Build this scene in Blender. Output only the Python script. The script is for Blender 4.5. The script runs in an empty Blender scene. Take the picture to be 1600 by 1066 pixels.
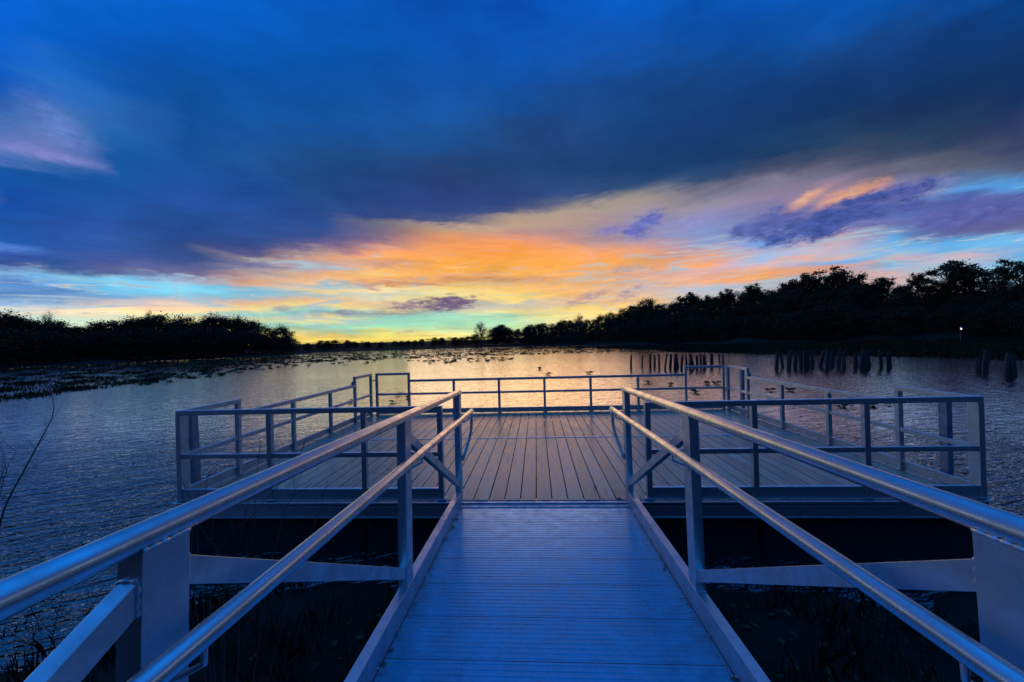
import bpy, math, random
import numpy as np
from mathutils import Vector, Matrix
random.seed(7); rng = np.random.default_rng(7)
S = bpy.context.scene
COL = S.collection
R = math.radians

# ------------------------------------------------------------------ camera
F, PITCH, ROLL, YAW, CZ = 609.7, 0.0037, 0.028, 0.0615, 1.5045
cd = bpy.data.cameras.new('camera'); cam = bpy.data.objects.new('camera', cd); COL.objects.link(cam)
cd.sensor_width = 36; cd.lens = F*36/1600; cd.clip_start = .05; cd.clip_end = 6000
CM = Matrix.Rotation(YAW, 3, 'Z') @ Matrix.Rotation(math.pi/2+PITCH, 3, 'X') @ Matrix.Rotation(-ROLL, 3, 'Z')
cam.matrix_world = Matrix.Translation((0, 0, CZ)) @ CM.to_4x4()
S.camera = cam
S.view_settings.view_transform = 'Standard'; S.view_settings.look = 'None'
S.view_settings.exposure = 0; S.view_settings.gamma = 1

def ray(px, py):                       # direction seen at a pixel of the 1600 px photograph
    return (CM @ Vector(((px-800)/F, (533-py)/F, -1))).normalized()
def azel(px, py):
    d = ray(px, py); return math.atan2(d.x, d.y), math.asin(d.z)
def on_plane(px, py, z):               # where that ray meets the height z
    d = ray(px, py); t = (z-CZ)/d.z; return Vector((d.x*t, d.y*t, z))

# ------------------------------------------------------------------ world
def lin(c):
    return tuple((v/255/12.92 if v/255 <= .04045 else ((v/255+.055)/1.055)**2.4) for v in c)
W = bpy.data.worlds.new('World'); S.world = W; W.use_nodes = True
nt = W.node_tree; N = nt.nodes; L = nt.links; N.clear()
def nd(t, **k):
    n = N.new(t)
    for a, b in k.items(): setattr(n, a, b)
    return n
def put(sock, v):
    if hasattr(v, 'links') or isinstance(v, bpy.types.NodeSocket): L.new(v, sock)
    else: sock.default_value = v
def M(op, a, b=0., c=0., clamp=False):
    n = nd('ShaderNodeMath', operation=op, use_clamp=clamp)
    put(n.inputs[0], a); put(n.inputs[1], b)
    if len(n.inputs) > 2: put(n.inputs[2], c)
    return n.outputs[0]
def mixc(f, a, b, mode='MIX'):
    n = nd('ShaderNodeMix', data_type='RGBA', blend_type=mode)
    put(n.inputs['Factor'], f)
    for s, v in ((n.inputs[6], a), (n.inputs[7], b)):
        if isinstance(v, tuple): v = (*v, 1)
        put(s, v)
    return n.outputs[2]
def rng01(v, a, b, kind='LINEAR'):
    n = nd('ShaderNodeMapRange', interpolation_type=kind)
    put(n.inputs[0], v); n.inputs[1].default_value = a; n.inputs[2].default_value = b
    return n.outputs[0]
def noise(vec, scale, detail=4., rough=.55, dist=0.):
    n = nd('ShaderNodeTexNoise'); put(n.inputs['Vector'], vec); n.inputs['Scale'].default_value = scale
    n.inputs['Detail'].default_value = detail; n.inputs['Roughness'].default_value = rough; n.inputs['Distortion'].default_value = dist
    return n.outputs[0]
def xyz(x, y, z=0.):
    n = nd('ShaderNodeCombineXYZ'); put(n.inputs[0], x); put(n.inputs[1], y); put(n.inputs[2], z); return n.outputs[0]
tc = nd('ShaderNodeTexCoord'); sp = nd('ShaderNodeSeparateXYZ'); L.new(tc.outputs['Generated'], sp.inputs[0])
az0 = M('ARCTAN2', sp.outputs[0], sp.outputs[1]); el0 = M('ARCSINE', M('MINIMUM', M('MAXIMUM', sp.outputs[2], -1.), 1.))
elp = M('MAXIMUM', el0, 0.)
# cloud-deck coordinates: features crowd together towards the horizon
den = M('ADD', M('MAXIMUM', sp.outputs[2], 0.), .07)
deck = xyz(M('DIVIDE', sp.outputs[0], den), M('DIVIDE', sp.outputs[1], den), 0.)
n_big = noise(deck, .8, 4, .5, .2)
n_med = noise(xyz(M('MULTIPLY', az0, 1.), M('MULTIPLY', el0, 5.5), 3.), 4.2, 7, .62, .6)
n_fine = noise(xyz(M('MULTIPLY', az0, 2.2), M('MULTIPLY', el0, 17.), 7.), 4., 8, .66, 1.0)
amp = rng01(elp, 0., .55)
calm = rng01(elp, .42, .12, 'SMOOTHSTEP')         # thin streaks only low in the sky
wob = M('ADD', M('MULTIPLY', M('SUBTRACT', n_med, .5), M('MULTIPLY_ADD', amp, .05, .030)),
        M('MULTIPLY', M('SUBTRACT', n_fine, .5), M('MULTIPLY', calm, .022)))
wob2 = M('MULTIPLY', M('SUBTRACT', n_big, .5), M('MULTIPLY', amp, .10))
n_edge = noise(xyz(M('MULTIPLY', az0, 1.), M('MULTIPLY', el0, 2.4), 67.), 14., 8, .7, .3)
el = M('ADD', elp, M('ADD', M('ADD', wob, M('MULTIPLY', M('SUBTRACT', n_edge, .5), .030)), wob2))
el = M('MAXIMUM', el, 0.)
n_tex = noise(xyz(M('MULTIPLY', az0, 1.), M('MULTIPLY', el0, 2.), 61.), 5.5, 9, .62, .35)
n_az = noise(xyz(M('MULTIPLY', az0, 1.), M('MULTIPLY', el0, 3.), 11.), 5., 6, .6, .3)
az = M('ADD', az0, M('MULTIPLY', M('SUBTRACT', n_az, .5), .13))
SKY = {
0: [(0,0,92,215),(60,0,90,215),(110,10,85,200),(140,25,85,190),(170,50,90,180),(200,75,105,185),(235,105,125,200),(250,95,120,205),(262,15,85,175),(300,10,75,165),(340,15,75,155),(370,25,85,170),(381,70,120,205),(392,55,95,180),(415,40,75,150),(421,110,150,200),(430,110,165,225),(440,70,120,190),(455,100,150,215),(462,60,110,180),(475,110,165,225),(484,215,225,200),(492,190,200,190),(505,170,215,215),(550,235,225,180)],
90: [(0,0,88,205),(60,5,90,205),(95,30,98,205),(130,40,105,205),(160,60,105,195),(200,85,120,190),(235,110,125,190),(250,120,130,200),(262,60,105,185),(272,15,80,170),(310,15,75,160),(350,30,75,155),(380,35,80,160),(400,50,90,165),(415,35,75,145),(424,90,115,160),(434,120,185,225),(442,90,160,220),(450,80,130,190),(462,75,135,200),(475,140,175,205),(483,220,205,180),(491,200,185,170),(500,190,225,205),(550,235,225,180)],
180: [(0,0,92,210),(80,0,80,190),(120,15,85,185),(150,40,98,190),(190,45,100,190),(240,20,90,180),(300,20,85,165),(350,35,80,160),(385,45,85,160),(405,60,80,150),(422,85,95,145),(432,110,200,240),(448,100,195,240),(462,115,170,215),(475,225,190,170),(483,250,220,160),(490,215,215,180),(500,200,225,200),(550,240,225,170)],
300: [(0,0,92,215),(60,5,85,195),(150,10,75,165),(220,15,75,160),(280,30,85,175),(320,35,85,170),(345,30,75,145),(380,35,75,145),(405,55,80,140),(418,90,100,150),(428,105,100,140),(438,150,170,200),(450,110,205,240),(462,120,185,215),(473,205,190,190),(482,255,215,165),(487,240,225,170),(493,195,215,190),(500,225,215,160),(550,250,225,150)],
400: [(0,0,95,215),(60,0,85,195),(120,5,75,170),(200,20,80,170),(260,35,85,170),(300,20,75,155),(340,35,80,155),(380,45,75,140),(396,90,90,140),(404,175,155,145),(414,120,120,165),(428,200,178,165),(437,240,172,125),(444,225,190,160),(450,100,195,235),(465,160,185,200),(475,240,190,150),(483,250,225,150),(490,140,220,220),(500,215,215,170),(510,160,225,205),(530,245,220,120),(550,255,225,100)],
500: [(0,0,88,205),(100,5,80,180),(180,15,75,165),(240,30,75,150),(290,30,70,140),(340,35,75,145),(370,50,75,140),(385,100,95,140),(395,190,155,145),(402,225,165,125),(415,170,165,185),(427,225,170,135),(435,245,185,120),(443,130,190,220),(452,255,215,120),(460,160,195,205),(470,240,190,140),(480,255,225,140),(488,130,215,210),(493,140,165,180),(500,250,225,150),(510,150,225,200),(519,180,185,130),(527,255,210,80),(545,255,225,90)],
600: [(0,0,82,195),(100,5,80,180),(180,20,85,180),(240,30,75,150),(280,30,65,135),(320,35,70,135),(340,50,75,135),(350,125,120,135),(362,120,110,135),(374,130,110,135),(382,180,130,125),(391,240,155,90),(400,255,165,60),(412,200,150,130),(420,250,175,80),(430,255,200,90),(440,250,180,110),(445,190,130,110),(450,255,225,160),(458,200,205,190),(465,255,240,170),(475,220,190,160),(485,230,210,160),(492,150,150,150),(497,150,220,200),(510,150,230,195),(520,230,225,130),(530,255,220,80),(545,255,225,80)],
700: [(0,0,75,185),(100,10,80,185),(180,25,85,180),(220,25,75,155),(260,35,60,125),(300,35,60,120),(330,40,65,130),(343,70,85,130),(352,190,165,140),(365,225,160,115),(380,250,155,75),(400,255,160,45),(420,255,170,45),(432,250,165,70),(440,220,155,110),(448,255,205,80),(455,220,220,170),(462,255,235,140),(470,200,180,160),(485,200,190,170),(495,150,220,200),(510,155,230,190),(525,245,235,150),(545,255,230,110)],
800: [(0,0,70,180),(100,10,80,185),(160,15,75,165),(200,30,65,135),(260,30,60,125),(310,35,65,125),(328,60,80,130),(340,175,155,135),(352,200,165,140),(365,200,150,145),(378,255,155,75),(395,255,155,42),(420,255,170,50),(430,250,175,70),(438,200,150,110),(446,235,185,120),(455,255,195,80),(465,255,225,130),(472,190,190,175),(480,200,205,185),(488,255,235,150),(500,160,225,190),(515,180,235,180),(530,255,240,150),(545,255,235,130)],
900: [(0,5,80,195),(80,15,80,185),(150,25,70,150),(200,30,60,130),(270,25,60,125),(303,45,75,130),(318,120,120,130),(330,175,160,145),(345,185,160,150),(362,180,150,155),(375,200,150,140),(388,250,160,80),(405,255,160,52),(420,255,170,60),(432,255,175,80),(440,240,180,110),(450,255,185,95),(462,250,190,120),(475,225,190,150),(485,255,225,130),(500,255,230,150),(520,235,235,170),(545,255,235,150)],
1000: [(0,5,85,200),(60,15,80,185),(120,20,65,145),(200,20,60,130),(270,25,60,125),(293,50,75,130),(308,130,130,140),(320,175,160,150),(340,160,150,175),(355,150,145,185),(370,160,148,180),(382,200,160,160),(392,250,160,90),(405,255,165,62),(418,245,170,100),(428,225,165,140),(438,240,185,150),(448,205,190,185),(460,225,190,165),(475,255,205,130),(500,255,225,150),(545,255,230,150)],
1100: [(0,0,75,180),(60,10,70,165),(120,20,60,135),(200,20,55,125),(260,25,60,125),(288,50,75,130),(305,120,120,140),(320,150,145,165),(340,140,140,190),(360,130,150,205),(380,145,160,210),(395,190,160,175),(408,250,165,105),(420,215,170,170),(430,235,180,160),(440,250,170,115),(452,170,190,215),(470,200,190,190),(490,240,200,160),(540,250,215,160)],
1200: [(0,5,75,185),(60,10,70,160),(120,15,55,130),(200,20,55,120),(250,30,60,115),(275,90,95,125),(290,140,135,160),(305,150,135,165),(330,125,125,175),(350,105,115,175),(368,115,130,185),(380,110,165,235),(392,170,170,205),(402,140,185,235),(412,215,175,175),(425,250,175,115),(437,250,170,105),(447,200,195,200),(530,230,200,180)],
1300: [(0,0,80,185),(50,15,80,180),(100,20,60,135),(180,20,50,115),(230,40,65,115),(260,90,95,120),(285,140,130,160),(300,185,145,160),(315,170,140,165),(335,95,100,165),(350,90,105,170),(365,160,145,185),(378,205,175,190),(390,190,180,200),(397,255,175,125),(403,140,185,230),(412,110,180,240),(420,240,170,140),(430,215,185,190),(530,210,195,190)],
1400: [(0,0,75,175),(50,20,70,155),(100,20,60,135),(180,25,50,110),(230,45,65,110),(265,100,100,120),(285,130,130,170),(300,170,150,190),(312,130,125,180),(330,80,92,165),(345,95,120,195),(355,110,112,172),(372,100,180,240),(385,110,190,245),(397,150,190,235),(407,235,175,165),(415,110,190,240),(430,225,180,175),(530,200,195,200)],
1500: [(0,10,70,165),(50,15,55,130),(150,20,50,110),(220,45,60,105),(262,95,100,115),(283,85,120,190),(294,90,160,240),(305,75,90,165),(330,90,95,165),(350,100,100,165),(365,110,105,160),(372,100,180,240),(390,110,185,240),(405,230,190,195),(415,160,200,230),(430,170,205,225),(530,180,195,215)],
1600: [(0,5,60,145),(50,15,50,120),(150,20,45,105),(220,50,60,100),(262,80,90,115),(279,80,150,230),(289,90,160,240),(298,80,95,170),(320,85,90,160),(345,100,100,150),(358,115,110,155),(364,120,190,240),(390,105,175,230),(415,120,185,225),(440,150,200,220),(530,160,190,215)]}
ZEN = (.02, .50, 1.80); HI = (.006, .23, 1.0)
def stops_front(x):
    out = []
    for y, r, g, b in SKY[x]:
        if y < 300 and b > 2*r: r, g, b = max(0, r-5), g+4, b-8
        if r > 238 and b < 105: g, b = min(255, g+6), b+28
        if x < 350 and 418 < y < 530: r, g, b = r*1.12, min(262, g*1.09), min(265, b*1.07)
        out.append((azel(x, y)[1], lin((r, g, b))))
    out.sort(key=lambda s: s[0])
    top = out[-1][0]
    out += [(top+R(10), HI), (R(78), ZEN)]
    return out
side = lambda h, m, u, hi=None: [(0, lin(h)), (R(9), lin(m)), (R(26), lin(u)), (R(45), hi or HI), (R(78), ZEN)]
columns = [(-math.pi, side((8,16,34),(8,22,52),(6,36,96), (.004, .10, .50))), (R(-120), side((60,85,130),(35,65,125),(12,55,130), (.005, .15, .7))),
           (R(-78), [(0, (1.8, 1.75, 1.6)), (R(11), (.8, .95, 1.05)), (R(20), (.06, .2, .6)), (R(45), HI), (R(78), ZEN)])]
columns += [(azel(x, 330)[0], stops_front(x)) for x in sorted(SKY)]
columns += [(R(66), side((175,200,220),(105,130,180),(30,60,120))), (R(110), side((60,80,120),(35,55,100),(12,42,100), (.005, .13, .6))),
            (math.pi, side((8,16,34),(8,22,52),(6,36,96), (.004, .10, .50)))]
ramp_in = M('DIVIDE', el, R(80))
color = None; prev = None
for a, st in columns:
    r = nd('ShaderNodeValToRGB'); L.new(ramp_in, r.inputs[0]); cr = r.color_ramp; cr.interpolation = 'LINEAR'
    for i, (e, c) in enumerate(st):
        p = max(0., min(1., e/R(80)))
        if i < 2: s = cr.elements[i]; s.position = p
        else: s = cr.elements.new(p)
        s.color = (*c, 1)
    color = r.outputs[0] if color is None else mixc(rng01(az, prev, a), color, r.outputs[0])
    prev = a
# broad, soft tonal drift and thin streaks that follow the cloud deck
drift = M('MULTIPLY_ADD', M('SUBTRACT', n_big, .5), .9, 1.)
streak = M('MULTIPLY_ADD', M('SUBTRACT', n_fine, .5), M('MULTIPLY_ADD', calm, .50, .10), 1.)
lb = nd('ShaderNodeRGBToBW'); L.new(color, lb.inputs[0]); dark = rng01(lb.outputs[0], .45, .05)
m1 = M('MULTIPLY', M('MULTIPLY', drift, streak), M('MULTIPLY_ADD', M('SUBTRACT', n_tex, .5), M('MULTIPLY_ADD', dark, .55, .2), 1.))
color = mixc(1., color, xyz(M('POWER', m1, 1.1), m1, M('POWER', m1, .8)), 'MULTIPLY')
# thin torn veils in the lower sky: pale blue openings and cream-lit wisps
n_v1 = noise(xyz(M('MULTIPLY', az0, 1.6), M('MULTIPLY', el0, 15.), 41.), 3.2, 8, .66, 1.6)
n_v2 = noise(xyz(M('MULTIPLY', az0, 2.4), M('MULTIPLY', el0, 24.), 47.), 3., 8, .7, 1.4)
n_v3 = noise(xyz(M('MULTIPLY', az0, 1.8), M('MULTIPLY', el0, 12.), 53.), 5., 8, .7, 1.2)
lumn = nd('ShaderNodeRGBToBW'); L.new(color, lumn.inputs[0]); lum = rng01(lumn.outputs[0], .13, .32, 'SMOOTHSTEP')
band = M('MULTIPLY', rng01(elp, .015, .05, 'SMOOTHSTEP'), M('MULTIPLY', lum, rng01(elp, .27, .17, 'SMOOTHSTEP')))
color = mixc(M('MULTIPLY', M('MULTIPLY', rng01(n_v1, .50, .66, 'SMOOTHSTEP'), band), M('MULTIPLY_ADD', rng01(M('ABSOLUTE', M('SUBTRACT', az0, azel(790, 400)[0])), .12, .42), .5, .38)), color, lin((168,198,214)))
color = mixc(M('MULTIPLY', M('MULTIPLY', rng01(n_v2, .57, .70, 'SMOOTHSTEP'), band), .6), color, lin((255,222,165)))
color = mixc(M('MULTIPLY', M('MULTIPLY', rng01(n_v3, .60, .74, 'SMOOTHSTEP'), band), .5), color, lin((170,130,135)))
# small clouds, each a ragged patch at its own bearing and height
nz_a = noise(xyz(M('MULTIPLY', az0, 1.), M('MULTIPLY', el0, 2.2), 19.), 17., 9, .72, .25)
nz_b = noise(xyz(M('MULTIPLY', az0, 1.), M('MULTIPLY', el0, 3.6), 23.), 26., 9, .72, .25)
nz_c = noise(xyz(M('MULTIPLY', az0, 1.), M('MULTIPLY', el0, 2.), 31.), 40., 6, .6, .3)
def patch(px, py, rx, ry, deg, rgb, k=2.2, op=.9, lo=0., hi=.6, nz=None):
    global color
    a0, e0 = azel(px, py); g = ray(px, py); h = math.hypot(g.x, g.y)
    a1, e1 = azel(px+1, py); sa = abs(a1-a0); sb = abs(azel(px, py-1)[1]-e0)
    da = M('DIVIDE', M('SUBTRACT', az0, a0), sa); de = M('DIVIDE', M('SUBTRACT', el0, e0), sb)
    c, s = math.cos(R(deg)), math.sin(R(deg))
    u = M('DIVIDE', M('ADD', M('MULTIPLY', da, c), M('MULTIPLY', de, s)), rx)
    v = M('DIVIDE', M('SUBTRACT', M('MULTIPLY', de, c), M('MULTIPLY', da, s)), ry)
    q = M('SUBTRACT', 1., M('ADD', M('MULTIPLY', u, u), M('MULTIPLY', v, v)))
    q = M('ADD', q, M('MULTIPLY', M('SUBTRACT', nz or nz_a, .5), k*2))
    hue = mixc(rng01(nz_c, .35, .68), tuple(min(1., v*.86) for v in lin(rgb)), tuple(min(1., v*1.35+.02) for v in lin(rgb)))
    color = mixc(M('MULTIPLY', rng01(q, lo-.25, hi+.9, 'SMOOTHSTEP'), op), color, hue)
patch(1330, 305, 72, 17, 8, (255,165,110), 2., .85)
patch(1250, 318, 46, 11, 22, (255,172,128), 2., .9)
patch(1200, 350, 62, 22, 8, (78,92,162), 3.0, .95, -.3, .1)
patch(1315, 340, 140, 24, 9, (60,80,155), 2.6, 1., -.3, .0)
patch(1395, 312, 34, 8, 14, (92,100,168), 2.5, .8)
patch(1520, 335, 125, 27, 3, (84,92,162), 1.8, .9, -.2, .3)
patch(1005, 350, 32, 17, 20, (92,102,182), 3.2, .95, -.2, .2)
patch(955, 358, 32, 8, 6, (120,120,182), 3.2, .8, 0., .6)
patch(1080, 345, 40, 10, 0, (140,142,200), 3., .6, 0., .7)
patch(636, 476, 36, 9, 8, (128,112,138), 3.6, .9, 0., .5, nz_b)
patch(700, 474, 48, 12, 5, (98,86,124), 3., 1., -.3, .1, nz_b)
patch(540, 488, 28, 5, 3, (135,130,155), 3.4, .8, 0., .6, nz_b)
patch(440, 482, 16, 6, 3, (165,150,165), 3.4, .7, 0., .6, nz_b)
patch(915, 466, 36, 8, 18, (158,140,158), 3.6, .85, 0., .6, nz_b)
patch(985, 458, 36, 8, 16, (150,138,165), 3.6, .85, 0., .6, nz_b)
patch(640, 518, 30, 3, 4, (190,170,140), 3., .7, 0., .6, nz_b)
patch(980, 420, 34, 6, 2, (165,160,165), 2.4, .8, 0., .7, nz_b)
patch(640, 443, 90, 3.2, -3, (188,130,110), 2., .8, 0., .8, nz_b)
patch(830, 437, 60, 4, 0, (200,150,120), 2.6, .75, 0., .8, nz_b)
patch(95, 205, 78, 40, -38, (96,122,196), 1.2, .75, -.2, .9)
patch(70, 240, 100, 12, 0, (128,132,200), 1.0, .7, -.1, .7)
# the clear dusk air of the physical sky under everything
st = nd('ShaderNodeTexSky'); st.sky_type = 'NISHITA'; st.sun_disc = False
st.sun_elevation = R(0.5); st.sun_rotation = R(-4)
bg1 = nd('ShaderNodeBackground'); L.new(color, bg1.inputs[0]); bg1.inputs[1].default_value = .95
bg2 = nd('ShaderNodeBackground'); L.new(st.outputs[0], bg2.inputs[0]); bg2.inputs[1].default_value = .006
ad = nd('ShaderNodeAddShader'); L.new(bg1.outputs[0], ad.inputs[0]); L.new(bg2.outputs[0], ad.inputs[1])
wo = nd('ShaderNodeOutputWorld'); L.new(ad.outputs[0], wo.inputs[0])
# afterglow of the sun that has just gone below the far shore: broad, warm, low
sd = bpy.data.lights.new('sun', 'SUN'); so = bpy.data.objects.new('sun', sd); COL.objects.link(so)
sd.energy = .23; sd.angle = R(33); sd.color = (1, .60, .36)
sa_, se_ = azel(800, 0)[0], R(6)
so.rotation_euler = Vector((math.sin(sa_)*math.cos(se_), math.cos(sa_)*math.cos(se_), math.sin(se_))).to_track_quat('Z', 'Y').to_euler()

# ------------------------------------------------------------------ materials
MATS = {}
def mat(name, base, rough=.6, metal=0., **k):
    m = bpy.data.materials.new(name); m.use_nodes = True; MATS[name] = m
    t = m.node_tree; b = t.nodes['Principled BSDF']
    b.inputs['Base Color'].default_value = (*base, 1); b.inputs['Roughness'].default_value = rough
    b.inputs['Metallic'].default_value = metal
    def tex(scale, stretch=(1, 1, 1), detail=5, rough_=.6, coord='Object', dist=0):
        c = t.nodes.new('ShaderNodeTexCoord'); mp = t.nodes.new('ShaderNodeMapping'); mp.inputs['Scale'].default_value = stretch
        n = t.nodes.new('ShaderNodeTexNoise'); n.inputs['Scale'].default_value = scale; n.inputs['Detail'].default_value = detail
        n.inputs['Roughness'].default_value = rough_; n.inputs['Distortion'].default_value = dist
        t.links.new(c.outputs[coord], mp.inputs[0]); t.links.new(mp.outputs[0], n.inputs[0]); return n.outputs[0]
    def ramp(src, *stops):
        r = t.nodes.new('ShaderNodeValToRGB'); t.links.new(src, r.inputs[0])
        for i, (p, c) in enumerate(stops):
            s = r.color_ramp.elements[i] if i < 2 else r.color_ramp.elements.new(p)
            s.position = p; s.color = (*c, 1) if len(c) == 3 else c
        return r.outputs[0]
    def bump(src, strength, dist):
        n = t.nodes.new('ShaderNodeBump'); n.inputs['Strength'].default_value = strength; n.inputs['Distance'].default_value = dist
        t.links.new(src, n.inputs['Height']); return n
    return m, t, b, tex, ramp, bump
g3 = lambda v: (v, v, v)
def metal(name, base, r0, r1, stretch=(1, 1, 1), metalness=.9, bs=.05):
    m, t, b, tex, ramp, bump = mat(name, base, .4, metalness)
    n = tex(9, (1, 1, 1), 8, .65); f = tex(60, stretch, 3)
    sp_ = tex(38 if 'tube' not in name else 14, (1, 1, 1), 6, .7); mx = t.nodes.new('ShaderNodeMix'); mx.data_type = 'RGBA'; mx.blend_type = 'MULTIPLY'; mx.inputs['Factor'].default_value = 1
    t.links.new(ramp(n, (.3, tuple(v*.66 for v in base)), (.6, base), (.8, tuple(min(1, v*1.07) for v in base))), mx.inputs[6])
    t.links.new(ramp(sp_, (.3, g3(.88)), (.48, g3(1.)), (.72, g3(1.05))), mx.inputs[7]); t.links.new(mx.outputs[2], b.inputs['Base Color'])
    t.links.new(ramp(n, (.3, g3(r1)), (.7, g3(r0))), b.inputs['Roughness'])
    t.links.new(bump(f, bs, .002).outputs[0], b.inputs['Normal'])
metal('aluminium', (.60, .62, .64), .30, .52, (1, .06, 1))
metal('tube_aluminium', (.72, .73, .73), .20, .34, (1, .03, 1), .97, .0)
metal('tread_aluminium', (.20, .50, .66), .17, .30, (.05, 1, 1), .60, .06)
metal('weld_metal', (.5, .5, .5), .3, .5, (1, 1, 1), .9, .3)
metal('frame_steel', (.30, .32, .36), .5, .7, (1, 1, 1), .7, .05)
m, t, b, tex, ramp, bump = mat('composite_boards', (.3, .26, .26), .5); b.inputs['IOR'].default_value = 1.62
n1 = tex(7, (3, .35, 1), 7, .65); n2 = tex(50, (1, .03, 1), 4)
geo = t.nodes.new('ShaderNodeNewGeometry'); mx = t.nodes.new('ShaderNodeMix'); mx.data_type = 'RGBA'; mx.blend_type = 'MULTIPLY'; mx.inputs['Factor'].default_value = 1
t.links.new(ramp(n1, (.28, (.14, .095, .07)), (.5, (.38, .25, .165)), (.75, (.54, .37, .25))), mx.inputs[6])
t.links.new(ramp(geo.outputs['Random Per Island'], (0., g3(.72)), (1., g3(1.08))), mx.inputs[7])
t.links.new(mx.outputs[2], b.inputs['Base Color'])
t.links.new(ramp(n1, (.3, g3(.22)), (.7, g3(.40))), b.inputs['Roughness']); t.links.new(bump(n2, .25, .002).outputs[0], b.inputs['Normal'])
mat('float_plastic', (.004, .004, .005), .8)
m, t, b, tex, ramp, bump = mat('old_wood', (.06, .045, .035), .85)
n1 = tex(14, (1, 1, .12), 7); t.links.new(ramp(n1, (.3, (.006, .005, .0045)), (.7, (.035, .03, .026))), b.inputs['Base Color'])
t.links.new(bump(n1, .7, .03).outputs[0], b.inputs['Normal'])
def leafmat(name, a, c):
    m, t, b, tex, ramp, bump = mat(name, a, .95); b.inputs['Specular IOR Level'].default_value = .1
    geo = t.nodes.new('ShaderNodeNewGeometry')
    t.links.new(ramp(geo.outputs['Random Per Island'], (0., a), (1., c)), b.inputs['Base Color'])
leafmat('foliage', (.030, .034, .016), (.075, .055, .028))
leafmat('foliage_rust', (.05, .032, .018), (.10, .055, .025))
leafmat('reed', (.018, .02, .009), (.055, .045, .02))
leafmat('pad_leaf', (.02, .032, .012), (.05, .06, .022))
leafmat('dead_grass', (.005, .0045, .003), (.03, .024, .013))
leafmat('leaf_mat', (.012, .009, .006), (.07, .048, .025))
leafmat('litter', (.05, .035, .02), (.26, .2, .11))
m, t, b, tex, ramp, bump = mat('bark', (.05, .042, .035), .9)
n1 = tex(6, (1, 1, .2), 5); t.links.new(ramp(n1, (.3, (.03, .025, .02)), (.7, (.09, .078, .065))), b.inputs['Base Color'])
m, t, b, tex, ramp, bump = mat('twig', (.04, .03, .028), .7)
m, t, b, tex, ramp, bump = mat('soil', (.03, .028, .02), .95); b.inputs['Specular IOR Level'].default_value = .12
n1 = tex(1.6, (1, 1, 1), 9, .7); t.links.new(ramp(n1, (.3, (.004, .004, .003)), (.55, (.014, .012, .008)), (.8, (.03, .026, .016))), b.inputs['Base Color'])
t.links.new(bump(n1, .6, .15).outputs[0], b.inputs['Normal'])
# water: dark body, mirror skin, wind ripples of several lengths running one way
m, t, b, tex, ramp, bump = mat('lake_water', (.006, .012, .018), .9)
def rot_tex(scale, deg, stretch, detail, rough_, dist=0.):
    c = t.nodes.new('ShaderNodeTexCoord'); mp = t.nodes.new('ShaderNodeMapping')
    mp.inputs['Rotation'].default_value = (0, 0, R(deg)); mp.inputs['Scale'].default_value = (1, 1, 1)
    m2 = t.nodes.new('ShaderNodeMapping'); m2.inputs['Scale'].default_value = stretch
    n = t.nodes.new('ShaderNodeTexNoise'); n.inputs['Scale'].default_value = scale; n.inputs['Detail'].default_value = detail
    n.inputs['Roughness'].default_value = rough_; n.inputs['Distortion'].default_value = dist
    t.links.new(c.outputs['Object'], mp.inputs[0]); t.links.new(mp.outputs[0], m2.inputs[0]); t.links.new(m2.outputs[0], n.inputs[0]); return n.outputs[0]
def tm(op, a, b_):
    n = t.nodes.new('ShaderNodeMath'); n.operation = op
    for i, v in enumerate((a, b_)):
        if isinstance(v, bpy.types.NodeSocket): t.links.new(v, n.inputs[i])
        else: n.inputs[i].default_value = v
    return n.outputs[0]
def ridge(v): return tm('POWER', tm('MAXIMUM', tm('SUBTRACT', 1., tm('ABSOLUTE', tm('MULTIPLY', tm('SUBTRACT', v, .5), 3.), 0.)), 0.), 2.6)
w1 = rot_tex(2.6, -28, (.42, 1.5, 1), 3, .5, .5)
w2 = rot_tex(7.5, -18, (.5, 1.3, 1), 3, .55, .3)
w3 = rot_tex(.5, 20, (1, 1.6, 1), 2, .5)
hgt = tm('ADD', tm('ADD', tm('MULTIPLY', ridge(w1), .0105), tm('MULTIPLY', ridge(w2), .0036)), tm('MULTIPLY', w3, .010))
# calmer water in the lee of the right bank
c_ = t.nodes.new('ShaderNodeTexCoord'); sx = t.nodes.new('ShaderNodeSeparateXYZ'); t.links.new(c_.outputs['Object'], sx.inputs[0])
gust = rot_tex(.035, 15, (1, 2, 1), 3, .5)
lee = t.nodes.new('ShaderNodeMapRange'); lee.inputs[1].default_value = -2.; lee.inputs[2].default_value = 14.
lee.inputs[3].default_value = 1.; lee.inputs[4].default_value = 1.25
t.links.new(tm('ADD', sx.outputs[0], tm('MULTIPLY', tm('SUBTRACT', gust, .5), 16.)), lee.inputs[0])
near = t.nodes.new('ShaderNodeMapRange'); near.inputs[1].default_value = 1.5; near.inputs[2].default_value = 10.; near.interpolation_type = 'SMOOTHSTEP'
near.inputs[3].default_value = 4.2; near.inputs[4].default_value = .62; t.links.new(sx.outputs[1], near.inputs[0])
amp_ = tm('MULTIPLY', tm('MULTIPLY', lee.outputs[0], near.outputs[0]), tm('ADD', tm('MULTIPLY', gust, 1.2), .35))
bn = bump(tm('MULTIPLY', hgt, amp_), .85, 1.)
t.nodes.remove(b)
df = t.nodes.new('ShaderNodeBsdfDiffuse'); df.inputs[0].default_value = (.006, .011, .016, 1)
gs = t.nodes.new('ShaderNodeBsdfGlossy'); gs.inputs['Color'].default_value = (.98, .97, .95, 1); gs.inputs['Roughness'].default_value = .04
fr_ = t.nodes.new('ShaderNodeFresnel'); fr_.inputs['IOR'].default_value = 1.5
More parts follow.
